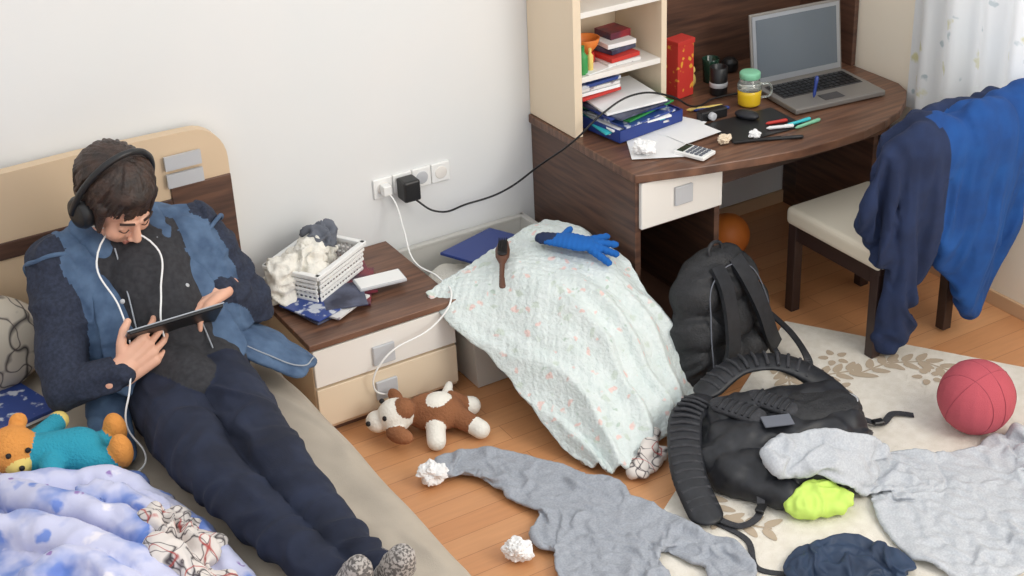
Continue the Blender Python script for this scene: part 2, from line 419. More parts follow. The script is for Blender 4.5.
dv=[ell((-2.12,-1.05,.43),(.24,.24,.07)),ell((-1.98,-1.25,.44),(.24,.20,.09)),ell((-1.90,-1.52,.44),(.24,.26,.09)),ell((-2.15,-1.55,.45),(.25,.4,.11)),ell((-2.1,-2.0,.45),(.3,.3,.12)),ell((-1.85,-1.85,.44),(.2,.2,.08))]
for pts,r0 in [([(-2.22,-.98,.50),(-2.02,-1.06,.52),(-1.84,-1.13,.50),(-1.73,-1.24,.46)],.040),([(-2.1,-1.05,.52),(-2.02,-1.2,.555),(-1.92,-1.30,.55),(-1.84,-1.46,.53)],.042),
  ([(-2.25,-1.2,.55),(-2.1,-1.34,.58),(-1.98,-1.48,.57),(-1.90,-1.62,.55),(-1.84,-1.80,.5)],.048),([(-2.2,-1.6,.56),(-2.05,-1.55,.59),(-1.95,-1.72,.56),(-1.9,-1.9,.5)],.045),([(-1.9,-1.2,.53),(-1.80,-1.28,.51),(-1.74,-1.40,.48)],.035),
  ([(-1.76,-1.2,.47),(-1.70,-1.4,.46),(-1.68,-1.6,.45),(-1.66,-1.78,.43)],.04),([(-2.2,-1.75,.56),(-2.05,-1.8,.57),(-1.98,-1.95,.54)],.05),([(-1.98,-.98,.46),(-1.85,-1.02,.455),(-1.76,-1.1,.44)],.035)]:
    Q=spline(pts,3)
    dv+=[cap(Q[i],r0,Q[i+1],r0,0) for i in range(len(Q)-1)]
blob('crumpled_duvet',dv,[M['duvet']],None,.011,3,wrinkle(.022,8,(1,1,1),3))
pb=[ell((-2.03,-.90,.56),(.075,.075,.07),1),ell((-2.03,-.955,.54),(.04,.035,.035),2),ell((-2.09,-.87,.60),(.028,.02,.028),1),ell((-1.99,-.84,.61),(.028,.02,.028),1),
 cap((-1.96,-.93,.53),.065,(-1.86,-.96,.52),.075,0),cap((-1.95,-.87,.55),.035,(-1.88,-.80,.54),.03,0),ell((-1.87,-.79,.54),(.032,.03,.03),2),cap((-1.95,-1.0,.54),.035,(-1.97,-1.08,.52),.03,0),ell((-1.97,-1.09,.52),(.032,.03,.03),1),
 cap((-1.84,-.94,.51),.045,(-1.77,-.93,.50),.04,0),cap((-1.85,-1.0,.51),.045,(-1.79,-1.03,.50),.04,0),ell((-1.74,-.92,.53),(.035,.042,.055),1),ell((-1.76,-1.04,.53),(.035,.042,.055),1)]
tb=root('plush_bear',(-1.9,-.95,.5))
blob('body',pb,[M['teal'],M['tan'],M['yellow']],tb,.007,3)
for nm,c in[('eye_1',(-2.055,-.965,.585)),('eye_2',(-2.0,-.967,.585)),('nose',(-2.03,-.99,.548))]:
    blob(nm,[ell(c,(.009,.007,.009))],[M['dark']],tb,.003,1)
# ------------------------------------------------------------------ nightstand
ns=root('nightstand',(-.68,-.28,0))
bx('carcass',-.965,-.405,-.55,-.01,.02,.36,M['beigeL'],ns)
bx('top',-.975,-.395,-.575,-.005,.36,.385,M['walnutTop'],ns,.003)
bx('drawer_upper',-.962,-.408,-.568,-.55,.205,.352,M['white'],ns,.003)
bx('drawer_lower',-.962,-.408,-.568,-.55,.04,.195,M['cream'],ns,.003)
boxes('handles',[((-.70,-.574,.262),(.085,.012,.075),None),((-.70,-.574,.118),(.085,.012,.075),None)],M['silver'],ns,.003)
bx('plinth',-.95,-.42,-.54,-.02,0,.03,M['walnut'],ns)
bk=root('laundry_basket',(-.75,-.17,.385))
Rb=rot(.55);BC=Vector((-.765,-.19,.388))
def wallp(nm,a,b,h,m):
    L=[]
    a=Vector(a);b=Vector(b);dd=(b-a);nrm=Vector((dd.y,-dd.x,0)).normalized();ang=math.atan2(dd.y,dd.x);k=int(dd.length/.018)
    for i in range(k+1):
        p=a+dd*i/k;L.append((p+Vector((0,0,h/2))+nrm*.012,(.008,.006,h),Matrix.Rotation(ang,3,'Z')))
    for j in range(7):
        z=.008+j*h/6.5;L.append(((a+b)/2+Vector((0,0,z))+nrm*(.009+.003*(j%2)+.002*j),(dd.length+.012+j*.003,.007,.012),Matrix.Rotation(ang,3,'Z')))
    L.append(((a+b)/2+Vector((0,0,h))+nrm*.018,(dd.length+.05,.022,.016),Matrix.Rotation(ang,3,'Z')))
    boxes(nm,L,m,bk,.002)
cs=[BC+Rb@Vector((x,y,0)) for x,y in((-.13,-.095),(.13,-.095),(.13,.095),(-.13,.095))]
for i in range(4): wallp('weave_%d'%(i+1),cs[i],cs[(i+1)%4],.125,M['plastic'])
box('bottom',BC+Vector((0,0,.006)),(.26,.18,.01),M['plastic'],bk,Rb)
# crumpled laundry heaped in the basket (white shirt spilling over the side, grey tee on top)
def fold_noise(amp,s,seed):
    def f(co,n):
        q=co*s+Vector((seed,seed*.5,0));w_=Vector((noise.noise(q),noise.noise(q+Vector((7,0,0))),noise.noise(q+Vector((0,9,0)))))*.9
        a=abs(noise.noise(q+w_));return n*(amp*(.55-a*3.0)+amp*.35*noise.noise(q*2.6))
    return f
blob('laundry_white',[cap(BC+Rb@Vector((-.08,-.05,.09)),.055,BC+Rb@Vector((-.05,.05,.10)),.055),cap(BC+Rb@Vector((-.11,0,.13)),.045,(-.925,-.235,.505),.05),cap((-.925,-.235,.505),.048,(-.935,-.265,.43),.04),cap((-.90,-.19,.515),.04,(-.93,-.19,.45),.035),cap(BC+Rb@Vector((-.06,-.02,.15)),.05,BC+Rb@Vector((.03,.02,.14)),.055),ell(BC+Rb@Vector((.06,.02,.10)),(.06,.07,.05))],[M['whitep']],None,.005,1,fold_noise(.022,15,3))
blob('laundry_grey',[cap(BC+Rb@Vector((.03,-.02,.17)),.045,BC+Rb@Vector((.09,.04,.15)),.05),cap(BC+Rb@Vector((.02,.02,.20)),.035,BC+Rb@Vector((.08,-.01,.19)),.03)],[M['greyc']],None,.005,1,fold_noise(.020,16,8))
mg=root('magazine_stack',(-.8,-.3,.39))
for i,(c,s,a,mm) in enumerate([((-.83,-.30,.392),(.20,.29,.008),.25,'mdark'),((-.70,-.27,.392),(.21,.28,.008),-.5,'mred'),((-.80,-.33,.401),(.19,.26,.008),.5,'mwhite'),((-.68,-.23,.403),(.20,.27,.01),-.25,'mred'),((-.86,-.36,.409),(.14,.2,.006),.35,'mblue'),((-.74,-.36,.411),(.15,.18,.005),-.3,'mdark')]):
    box('issue_%d'%(i+1),c,s,M[mm],mg,rot(a),.001)
ph=root('smartphone',(-.60,-.33,.395));box('body',(-.585,-.34,.417),(.18,.09,.013),M['silver'],ph,rot(-.12),.004);box('face',(-.585,-.34,.424),(.17,.08,.002),M['plastic'],ph,rot(-.12))
# ------------------------------------------------------------------ outlets, cables
ou=root('wall_socket_strip',(-.27,0,.61))
for i in range(4):
    x=-.388+i*.083
    bx('plate_%d'%(i+1),x-.04,x+.04,-.012,0,.57,.65,M['plastic'],ou,.004)
    lathe('socket_%d'%(i+1),(x,-.012,.61),[(.026,0),(.026,.002),(.022,.003)],M['silver'] if i in(2,) else M['white'],ou,24,rot(0,math.pi/2))
bx('power_adapter',-.335,-.265,-.085,-.014,.555,.64,M['black'],ou,.008)
tube('laptop_power_cable',[(-.29,-.06,.56),(-.22,-.1,.50),(-.05,-.06,.47),(.08,-.10,.50),(.2,-.2,.62),(.262,-.36,.765),(.36,-.40,.86),(.5,-.40,.90),(.68,-.39,.85),(.80,-.38,.775),(.95,-.33,.76),(1.15,-.38,.765)],.004,M['black'])
tube('phone_charging_cable',[(-.39,-.03,.61),(-.37,-.06,.57),(-.37,-.12,.48),(-.40,-.25,.405),(-.385,-.42,.40),(-.42,-.575,.392),(-.5,-.60,.33),(-.72,-.61,.26),(-.76,-.60,.15),(-.70,-.60,.1)],.0035,M['plastic'])
bx('charger_plug',-.405,-.37,-.05,-.014,.59,.63,M['plastic'],ou,.004)
# ------------------------------------------------------------------ desk
dk=root('writing_desk',(.95,-.4,0))
front=[(.27,-.735),(.5,-.81),(.73,-.87),(.9,-.905),(1.06,-.915),(1.2,-.91),(1.33,-.885),(1.45,-.84),(1.55,-.77),(1.62,-.70),(1.652,-.62)]
pl=[(.27,-.003)]+front+[(1.652,-.003)];n=len(pl)
o=mesh_obj('desktop',[(x,y,.715) for x,y in pl]+[(x,y,.75) for x,y in pl],[tuple(range(n-1,-1,-1)),tuple(range(n,2*n))]+[(i,(i+1)%n,n+(i+1)%n,n+i) for i in range(n)],M['walnutTop'],dk);bevel(o,.004)
bx('side_panel',.28,.305,-.72,-.005,0,.715,M['walnut'],dk)
bx('cabinet_divider',.645,.67,-.72,-.005,0,.715,M['walnut'],dk)
bx('cabinet_back',.305,.645,-.03,-.005,0,.715,M['walnut'],dk)
bx('cabinet_bottom',.305,.645,-.70,-.03,.03,.05,M['walnut'],dk)
bx('cabinet_shelf',.305,.645,-.70,-.03,.50,.52,M['walnut'],dk)
bx('drawer_front',.295,.665,-.74,-.72,.525,.71,M['white'],dk,.004)
bx('drawer_handle',.44,.52,-.752,-.74,.585,.66,M['silver'],dk,.004)
bx('apron',.67,1.5,-.72,-.70,.60,.715,M['walnut'],dk)
bx('right_panel',1.60,1.625,-.62,-.005,0,.715,M['walnut'],dk)
bx('right_leg_panel',1.46,1.485,-.70,-.25,0,.715,M['walnut'],dk)
bx('modesty_panel',.67,1.60,-.04,-.015,.28,.715,M['walnut'],dk)
bx('back_board',.75,1.645,-.025,-.003,.75,1.35,M['walnut'],dk)
bx('side_board',1.635,1.657,-.36,-.025,.75,1.35,M['walnut'],dk)
sh=root('bookshelf',(.5,-.16,.75))
bx('left_side',.28,.315,-.33,-.003,.752,1.95,M['cream'],sh)
bx('right_side',.68,.705,-.33,-.003,.752,1.95,M['cream'],sh)
bx('back',.315,.68,-.02,-.003,.752,1.95,M['cream'],sh)
for i,z in enumerate((.965,1.215,1.50,1.93)): bx('shelf_%d'%(i+1),.315,.68,-.325,-.02,z,z+.022,M['white'],sh)
tr=root('document_tray',(.5,-.3,.755));Rt=rot(.12)
box('tray_base',(.52,-.29,.762),(.32,.34,.008),M['bluep'],tr,Rt)
for c,s in[((-.16,0),(.006,.34)),((.16,0),(.006,.34)),((0,-.17),(.32,.006))]:
    p=Vector((.52,-.29,.785))+Rt@Vector((c[0],c[1],0));box('tray_wall',p,(s[0],s[1],.045),M['bluep'],tr,Rt)
for i in range(9):
    box('folder_%d'%i,(.51+random.uniform(-.02,.02),-.28-random.uniform(0,.04),.772+i*.011),(.26,.30,.008),M[['paper','mwhite','cyan','paper','mblue','green','bluep','mdark','paper'][i]],tr,rot(.12+random.uniform(-.25,.2),0,random.uniform(-.05,.05)),.001)
bs=root('stack_of_books',(.4,-.2,.88))
for i in range(4): box('book_%d'%i,(.42,-.17,.885+i*.016),(.19,.24,.013),M[['red','paper','mwhite','mblue'][i]],bs,rot(random.uniform(-.1,.2)),.001)
sb=root('shelf_books',(.5,-.2,.99))
for i,(c,s,mm) in enumerate([((.53,-.2,.995),(.15,.2,.014),'mwhite'),((.53,-.2,1.011),(.14,.19,.016),'red'),((.54,-.18,1.03),(.13,.16,.018),'mdark'),((.55,-.18,1.05),(.13,.15,.018),'paper'),((.57,-.16,1.07),(.10,.1,.03),'mred'),((.42,-.27,.99),(.16,.08,.004),'paper')]): box('book_%d'%i,c,s,M[mm],sb,rot(.1*(i%3)),.001)
lathe('orange_bowl',(.42,-.2,1.03),[(.02,0),(.045,.03),(.055,.06),(.05,.06),(.04,.035),(.02,.012)],M['orange'])
lathe('bowl_stand_box',(.42,-.2,.987),[(.03,0),(.035,.02),(.03,.043)],M['red'])
lathe('green_bottle',(.345,-.29,.987),[(.018,0),(.02,.01),(.02,.07),(.008,.085),(.008,.11),(.01,.11)],M['green'])
lathe('yellow_bottle',(.385,-.28,.987),[(.012,0),(.013,.06),(.006,.07),(.006,.09)],M['yellow'])
rb=root('gift_box',(.84,-.15,.75));box('box',(.865,-.20,.865),(.09,.07,.225),M['redb'],rb,rot(.15),.003);box('lid',(.865,-.20,.983),(.096,.076,.02),M['red'],rb,rot(.15),.002)
jar=root('mason_jar',(1.02,-.45,.75))
lathe('drink',(1.02,-.45,.753),[(.036,0),(.045,.008),(.047,.05),(.047,.066)],M['juice'],jar)
lathe('glass',(1.02,-.45,.8195),[(.048,0),(.048,.022),(.038,.038),(.036,.046)],M['glass'],jar)
lathe('lid',(1.02,-.45,.866),[(.041,0),(.041,.022),(.036,.026),(.01,.027)],M['mint'],jar)
tube('jar_handle',[(1.062,-.47,.84),(1.095,-.485,.83),(1.095,-.485,.79),(1.062,-.47,.78)],.005,M['glass'],jar)
pc=root('pencil_cup',(1.0,-.29,.75));lathe('cup',(1.0,-.28,.752),[(.034,0),(.036,.005),(.036,.115),(.032,.115),(.032,.02)],M['black'],pc)
lathe('label',(1.0,-.28,.785),[(.0365,0),(.0368,.0),(.0368,.02),(.0365,.02)],M['silver'],pc)
lathe('green_drinking_glass',(1.06,-.15,.752),[(.03,0),(.034,.08),(.036,.10),(.033,.10),(.03,.02)],M['dgreen'])
blob('beige_figurine',[ell((.95,-.16,.785),(.025,.02,.033)),ell((.95,-.165,.83),(.017,.017,.018)),cap((.93,-.17,.80),.008,(.915,-.18,.78),.007)],[M['yellow']],None,.004,1)
lathe('black_speaker',(1.20,-.10,.752),[(.03,0),(.035,.01),(.035,.04),(.02,.055)],M['black'])
mp=root('mouse_pad',(.9,-.6,.752));box('pad',(.90,-.63,.754),(.32,.22,.005),M['black'],mp,rot(-.05),.002)
blob('computer_mouse',[ell((.92,-.56,.770),(.032,.052,.018),0,rot(.4))],[M['bag2']],None,.004,2)
cm=root('compact_camera',(.8,-.46,.75));box('body',(.82,-.47,.77),(.12,.04,.04),M['black'],cm,rot(-.05),.005);lathe('lens',(.80,-.49,.772),[(.016,0),(.016,.018),(.01,.02)],M['silver'],cm,20,rot(0,math.pi/2))
pens=root('pens',(.9,-.6,.76))
def pen(a,b,r,mm):
    a=Vector(a);b=Vector(b);dd=b-a;R=dd.to_track_quat('Z','Y').to_matrix();l=dd.length
    lathe('pen',a,[(r*.3,0),(r,.012),(r,l*.65),(r*1.15,l*.66),(r*1.15,l-.005),(r*.6,l)],M[mm],pens,10,R)
for a,b,mm in[((.78,-.36,.758),(.92,-.41,.76),'yellow'),((.80,-.38,.758),(.93,-.44,.76),'bluep'),((.93,-.66,.763),(1.02,-.68,.763),'red'),((.98,-.72,.763),(1.10,-.72,.763),'cyan'),((1.0,-.75,.758),(1.13,-.74,.758),'mint'),((.90,-.70,.765),(1.0,-.74,.765),'paper'),((.84,-.77,.758),(.97,-.83,.758),'black'),((.72,-.72,.758),(.9,-.79,.758),'dark')]: pen(a,b,.0065,mm)
pen((1.22,-.60,.782),(1.25,-.58,.86),.007,'bluep')
pp=root('loose_papers',(.55,-.55,.752))
for i,(c,s,a) in enumerate([((.60,-.50,.7535),(.28,.2,.001),.2),((.50,-.55,.755),(.22,.28,.001),-.5),((.63,-.42,.7565),(.2,.26,.001),.4),((.66,-.56,.758),(.18,.12,.001),.1)]): box('sheet_%d'%i,c,s,M['paper'],pp,rot(a))
ca=root('calculator',(.55,-.72,.755));Rc=rot(.35)
box('body',(.55,-.715,.762),(.085,.13,.014),M['plastic'],ca,Rc,.003);box('display',Vector((.55,-.715,.77))+Rc@Vector((0,.042,0)),(.068,.026,.002),M['dgreen'],ca,Rc)
boxes('buttons',[(Vector((.55,-.715,.771))+Rc@Vector((-.027+.018*i,.012-.019*j,0)),(.012,.011,.005),Rc) for i in range(4) for j in range(4)],M['greyc'],ca)
crumple('crumpled_paper',(.40,-.61,.752),.036,seed=2);crumple('crumpled_tissue',(.70,-.70,.752),.022,M['cream'],seed=3);crumple('paper_scrap',(.82,-.73,.752),.02,seed=5)
lp=root('laptop',(1.35,-.5,.75));Rl=rot(-.12);ctr=Vector((1.315,-.53,.752))
def L_(x,y,z): return ctr+Rl@Vector((x,y,z))
box('base',L_(0,0,.014),(.42,.29,.022),M['lapgrey'],lp,Rl,.005)
box('keyboard_tray',L_(0,.045,.0265),(.37,.14,.002),M['key'],lp,Rl)
boxes('keys',[(L_(-.170+.0243*i,.100-.027*j,.029),(.0195,.021,.004),Rl) for i in range(15) for j in range(5)],M['black'],lp)
box('touchpad',L_(-.01,-.09,.0262),(.09,.055,.002),M['key'],lp,Rl)
Rs=Rl@Matrix.Rotation(-.14,3,'X')
def S_(x,z,y=0): return L_(-.01,.145,.022)+Rs@Vector((x,y,z))
box('lid',S_(0,.145,.004),(.43,.012,.30),M['lapgrey'],lp,Rs,.005)
box('bezel',S_(0,.148,-.0035),(.41,.004,.272),M['alu'],lp,Rs)
box('screen',S_(0,.152,-.006),(.38,.002,.235),M['screen'],lp,Rs)
lathe('orange_ball',(1.06,-.29,.10),[(.095*math.cos(a),.095*math.sin(a)) for a in [(-.49+.98*k/16)*math.pi for k in range(17)]],M['orange'])
# ------------------------------------------------------------------ chair
ch=root('dining_chair',(1.16,-1.02,0))
for i,(x,y) in enumerate([(.985,-1.255),(1.35,-1.255),(.985,-.80),(1.35,-.80)]):
    bx('leg_%d'%(i+1),x-.021,x+.021,y-.021,y+.021,.0 if (y>-1) else .009,.38,M['chairw'],ch,.003)
bx('rail_front',.985,1.35,-.81,-.79,.31,.375,M['chairw'],ch);bx('rail_back',.985,1.35,-1.265,-1.245,.31,.375,M['chairw'],ch)
bx('rail_left',.976,.996,-1.25,-.80,.31,.375,M['chairw'],ch);bx('rail_right',1.34,1.36,-1.25,-.80,.31,.375,M['chairw'],ch)
o=bx('seat_cushion',.955,1.385,-1.285,-.765,.375,.45,M['cushion'],ch,.022)
o.modifiers[0].segments=4
for i,x in enumerate((.985,1.35)):
    box('back_post_%d'%(i+1),(x,-1.295,.64),(.04,.035,.56),M['chairw'],ch,rot(0,.12),.004)
box('back_rest',(1.1675,-1.30,.78),(.36,.03,.26),M['chairw'],ch,rot(0,.12),.006)
collider(box('tmp_back',(1.1675,-1.30,.70),(.38,.05,.42),M['chairw'],None,rot(0,.12)))
collider(bx('tmp_floor',-1.0,1.7,-3.2,0,-.12,.008,M['rug'],None,0))
collider(bx('tmp_seat',.955,1.385,-1.285,-.765,.3,.45,M['cushion'],None,0))
Y=(0,1,0)
hp=[cap((1.10,-1.335,.92),.04,(1.54,-1.345,.95),.045,0),
 cap((1.15,-1.375,.86),.10,(1.48,-1.385,.85),.12,0,Y,.45),cap((1.30,-1.385,.80),.20,(1.40,-1.40,.50),.17,0,Y,.4),cap((1.40,-1.40,.5),.17,(1.41,-1.40,.17),.075,0,Y,.6),
 cap((1.18,-1.39,.85),.1,(1.22,-1.40,.45),.10,0,Y,.55),cap((1.25,-1.39,.45),.09,(1.37,-1.40,.2),.07,0,Y,.6),
 cap((1.09,-1.30,.92),.045,(1.02,-1.20,.80),.05,1),
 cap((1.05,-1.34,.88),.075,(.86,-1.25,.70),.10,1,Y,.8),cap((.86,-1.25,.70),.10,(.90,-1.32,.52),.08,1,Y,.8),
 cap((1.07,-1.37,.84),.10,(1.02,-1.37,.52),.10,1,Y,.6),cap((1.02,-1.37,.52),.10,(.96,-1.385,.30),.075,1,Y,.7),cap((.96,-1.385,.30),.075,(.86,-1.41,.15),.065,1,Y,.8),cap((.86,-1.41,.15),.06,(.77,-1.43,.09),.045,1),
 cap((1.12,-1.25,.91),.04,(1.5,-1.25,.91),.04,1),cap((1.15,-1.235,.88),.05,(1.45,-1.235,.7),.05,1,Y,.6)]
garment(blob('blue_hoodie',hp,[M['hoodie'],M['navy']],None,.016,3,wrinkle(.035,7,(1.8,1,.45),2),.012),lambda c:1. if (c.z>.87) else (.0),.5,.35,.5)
# ------------------------------------------------------------------ rug
P0=Vector((.89,-.87,0));U=Vector((-.841,-.541,0));W=Vector((.541,-.841,0))
rg=root('area_rug',(.5,-1.8,0))
def rp(u,v,z=0): return P0+U*u+W*v+Vector((0,0,z))
lu,lv=1.62,2.3
mesh_obj('pile',[rp(0,0,0),rp(lu,0,0),rp(lu,lv,0),rp(0,lv,0),rp(0,0,.008),rp(lu,0,.008),rp(lu,lv,.008),rp(0,lv,.008)],[(0,1,2,3),(7,6,5,4),(0,4,5,1),(1,5,6,2),(2,6,7,3),(3,7,4,0)],M['rug'],rg)
LV=[];LF=[]
def leaf(c,a,l,w):
    c=Vector(c);c.z+=.0001*(len(LF)%7);dx=Vector((math.cos(a),math.sin(a),0));dy=Vector((-dx.y,dx.x,0));n0=len(LV)
    for k in range(10):
        t=k/10*2*math.pi;s=math.cos(t);LV.append(c+dx*(l*(.5+.5*s)+.008)+dy*(w*math.sin(t)*(1-.3*s)))
    LF.append(tuple(range(n0,n0+10)))
def branch(pts):
    P=[rp(*p,.0095) for p in pts]
    for i in range(len(P)-1):
        for k in range(5):
            a=P[i].lerp(P[i+1],k/5);b=P[i].lerp(P[i+1],(k+1)/5);dd=(b-a);n_=Vector((-dd.y,dd.x,0)).normalized()*.004;n0=len(LV)
            LV.extend([a-n_,b-n_,b+n_,a+n_]);LF.append((n0,n0+1,n0+2,n0+3));an=math.atan2(dd.y,dd.x)
            if k%2==0: leaf(a,an+.8,.07,.016);leaf(a,an-.8,.07,.016)
branch([(.30,.02),(.36,.12),(.34,.24),(.26,.34)]);branch([(.36,.12),(.46,.16),(.52,.24)]);branch([(.28,.36),(.16,.44),(.10,.56),(.14,.70)]);branch([(1.2,.1),(1.3,.2),(1.28,.35)]);branch([(.2,1.0),(.3,1.15),(.28,1.3)])
for c in[(.20,.25),(.40,.32),(.12,.42),(.2,.6),(1.1,.3)]:
    for k in range(5): leaf(rp(*c,.0097)+Vector((.012*math.cos(k*1.257),.012*math.sin(k*1.257),0)),k*1.257,.04,.014)
mesh_obj('leaf_pattern',LV,LF,M['rugp'],rg)
bl=root('basketball',(.93,-1.81,.14))
blob('ball',[ell((.93,-1.81,.138),(.131,.131,.131))],[M['ball']],bl,.008,2)
cb=Vector((.93,-1.81,.138))
for i,(ax,off) in enumerate([((1,0,0),0),((0,1,.4),0),((1,.2,0),.07),((1,.2,0),-.07)]):
    q=Vector(ax).to_track_quat('Z','Y').to_matrix();rr=math.sqrt(.1292**2-off**2)
    tube('seam_%d'%(i+1),[cb+q@Vector((rr*math.cos(t*math.pi/6),rr*math.sin(t*math.pi/6),off)) for t in range(12)],.0012,M['ballseam'],bl,True)
# ------------------------------------------------------------------ storage bin + quilt
bn=root('storage_bin',(-.1,-.35,0))
def taper(nm,x0,x1,y0,y1,z0,z1,t,m,th=.006):
    V=[(x0+t,y0+t,z0),(x1-t,y0+t,z0),(x1-t,y1-t,z0),(x0+t,y1-t,z0),(x0,y0,z1),(x1,y0,z1),(x1,y1,z1),(x0,y1,z1)]
    o=mesh_obj(nm,V,[(0,3,2,1),(0,1,5,4),(1,2,6,5),(2,3,7,6),(3,0,4,7)],m,bn);s=o.modifiers.new('s','SOLIDIFY');s.thickness=th;return o
taper('tub',-.375,.20,-.63,-.03,.004,.33,.03,M['bin'])
boxes('rim',[((-.085,-.635,.33),(.60,.025,.018),None),((-.085,-.025,.33),(.60,.025,.018),None),((-.378,-.33,.33),(.025,.63,.018),None),((.21,-.33,.33),(.025,.63,.018),None)],M['bin'],bn,.004)
blob('stored_clothes',[ell((-.05,-.35,.19),(.2,.25,.13)),ell((-.2,-.25,.19),(.12,.2,.10))],[M['whitep']],bn,.014,3,wrinkle(.015,9))
box('blue_folder',(-.06,-.22,.345),(.30,.24,.012),M['bluep'],bn,rot(.35,-.05,.05),.003)
box('folder_pages',(-.058,-.215,.337),(.28,.23,.008),M['paper'],bn,rot(.30,-.05,.05),.001)
G=[[(-.475,-.49,.395),(-.25,-.43,.42),(-.04,-.37,.44),(.15,-.30,.43)],
   [(-.45,-.61,.33),(-.20,-.60,.43),(.05,-.55,.46),(.235,-.52,.43)],
   [(-.38,-.78,.22),(-.17,-.80,.38),(.05,-.80,.42),(.25,-.78,.35)],
   [(-.35,-1.0,.11),(-.15,-1.0,.27),(.06,-1.0,.30),(.275,-.97,.20)],
   [(-.30,-1.25,.02),(-.22,-1.36,.03),(.01,-1.27,.04),(.275,-1.09,.03)]]
def qd(p,uv):
    a=noise.noise(p*5)*.03+noise.noise(p*11+Vector((5,0,0)))*.010
    fold=(1-abs(noise.noise(Vector((uv.x*6+.5*math.sin(uv.y*4),uv.y*1.2,2.2))))*3)*.022*(.3+uv.y)
    q=.0025*(math.sin(uv.x*110)*math.sin(uv.y*120))
    e=.010*math.sin(uv.x*40)*(uv.y>.98)
    return Vector((a*.4,-a*.3-max(fold,0)*.4-e,max(a+max(fold,-.01),-.02)+q))
sheetg('quilted_bedspread',G,M['quilt'],None,140,140,.012,qd)
blob('laundry_pile',[ell((-.04,-.85,.12),(.15,.18,.12))],[M['greyc']],None,.015,2,wrinkle(.01,8),.002)
blob('patterned_cloth',[cap((-.18,-1.39,.03),.035,(-.06,-1.34,.03),.03,0,(0,0,1),.7),cap((-.12,-1.36,.05),.025,(-.04,-1.28,.06),.02,0)],[M['print']],None,.006,2,wrinkle(.02,12),.003)
hb=root('hairbrush',(-.15,-.55,.46))
blob('brush',chain([(-.135,-.47,.490,.020),(-.165,-.515,.489,.028),(-.19,-.555,.486,.026),(-.215,-.595,.480,.011),(-.25,-.65,.468,.010),(-.275,-.695,.452,.013)],0,(0,0,1),.5),[M['wood']],hb,.004,1)
bd_=Vector((-.55,-.83,0)).normalized();bs_=Vector((bd_.y,-bd_.x,0))
blob('bristle_pad',[cap((-.145,-.485,.503),.017,(-.188,-.552,.499),.019,0,(0,0,1),.35)],[M['dark']],hb,.003,1)
boxes('bristles',[(Vector((-.143,-.482,.513))+bd_*(.010*i)+bs_*(.007*j),(.002,.002,.012),None) for i in range(9) for j in(-2,-1,0,1,2)],M['dark'],hb)
gl=[cap((-.01,-.555,.508),.036,(.01,-.58,.508),.038,1,(0,0,1),.5)]+chain([(.01,-.58,.508,.042),(.055,-.63,.508,.052),(.08,-.66,.503,.052)],0,(0,0,1),.4)
for k,(dx,dy) in enumerate([(.125,.005),(.125,-.05),(.095,-.10),(.045,-.125)]): gl.append(cap((.08+dx*.2,-.65+dy*.2,.50),.0165,(.08+dx,-.65+dy,.488-.01*k),.013,0))
gl.append(cap((.035,-.60,.508),.017,(.105,-.55,.508),.013,0))
blob('blue_winter_glove',gl,[M['blueg'],M['navy']],None,.004,1,lambda c,n:n*.0009*math.sin((c.x-c.y)*240))
# ------------------------------------------------------------------ dog toy
dt=root('plush_dog',(-.65,-.75,0))
dp=[ell((-.60,-.74,.07),(.11,.075,.068),0,rot(-.6)),ell((-.74,-.71,.09),(.064,.064,.062),1),ell((-.795,-.68,.07),(.042,.045,.038),1),ell((-.765,-.79,.06),(.032,.055,.028),0,rot(.5)),ell((-.70,-.64,.115),(.022,.045,.028),0),ell((-.715,-.735,.125),(.04,.045,.035),0),
 cap((-.54,-.80,.06),.04,(-.51,-.86,.045),.034,0),cap((-.51,-.86,.045),.034,(-.50,-.89,.04),.034,1),cap((-.52,-.73,.07),.045,(-.48,-.74,.05),.036,0),cap((-.48,-.74,.05),.036,(-.455,-.745,.045),.035,1),cap((-.63,-.80,.05),.035,(-.66,-.86,.035),.034,1),ell((-.59,-.75,.115),(.055,.045,.03),1),cap((-.53,-.70,.09),.022,(-.50,-.67,.11),.014,1),cap((-.66,-.67,.06),.03,(-.70,-.61,.035),.030,1)]
blob('body',dp,[M['brownp'],M['whitep']],dt,.006,2,None,.002)
for nm,c in[('eye_1',(-.79,-.735,.11)),('eye_2',(-.765,-.665,.135)),('nose',(-.835,-.69,.08))]: blob(nm,[ell(c,(.010,.010,.010))],[M['dark']],dt,.003,1)
# ------------------------------------------------------------------ floor clothes
Z=(0,0,1)
g1=chain([(-.70,-.93,.06,.045),(-.60,-1.02,.07,.062),(-.53,-1.14,.07,.072),(-.46,-1.28,.07,.088),(-.43,-1.42,.07,.12)],0,Z,.8)
g1+=chain([(-.43,-1.42,.08,.13),(-.46,-1.6,.08,.14),(-.54,-1.8,.08,.15)],0,Z,.6)
g1+=chain([(-.38,-1.52,.08,.08),(-.34,-1.66,.08,.075),(-.24,-1.78,.06,.065),(-.20,-1.92,.06,.055),(-.26,-2.02,.06,.05)],0,Z,.85)
g1+=[cap((-.33,-1.38,.08),.06,(-.42,-1.5,.08),.09,0,Z,.7),cap((-.55,-1.42,.07),.06,(-.62,-1.52,.06),.05,0,Z,.7)]
garment(blob('grey_sweatshirt',g1,[M['grey']],None,.013,1,wrinkle(.05,6,seed=1),.010),None,.5,.35,.75)
crumple('crumpled_paper.001',(-.765,-1.02,.0),.045,seed=7);crumple('crumpled_paper.002',(-.735,-1.53,0),.04,seed=9)
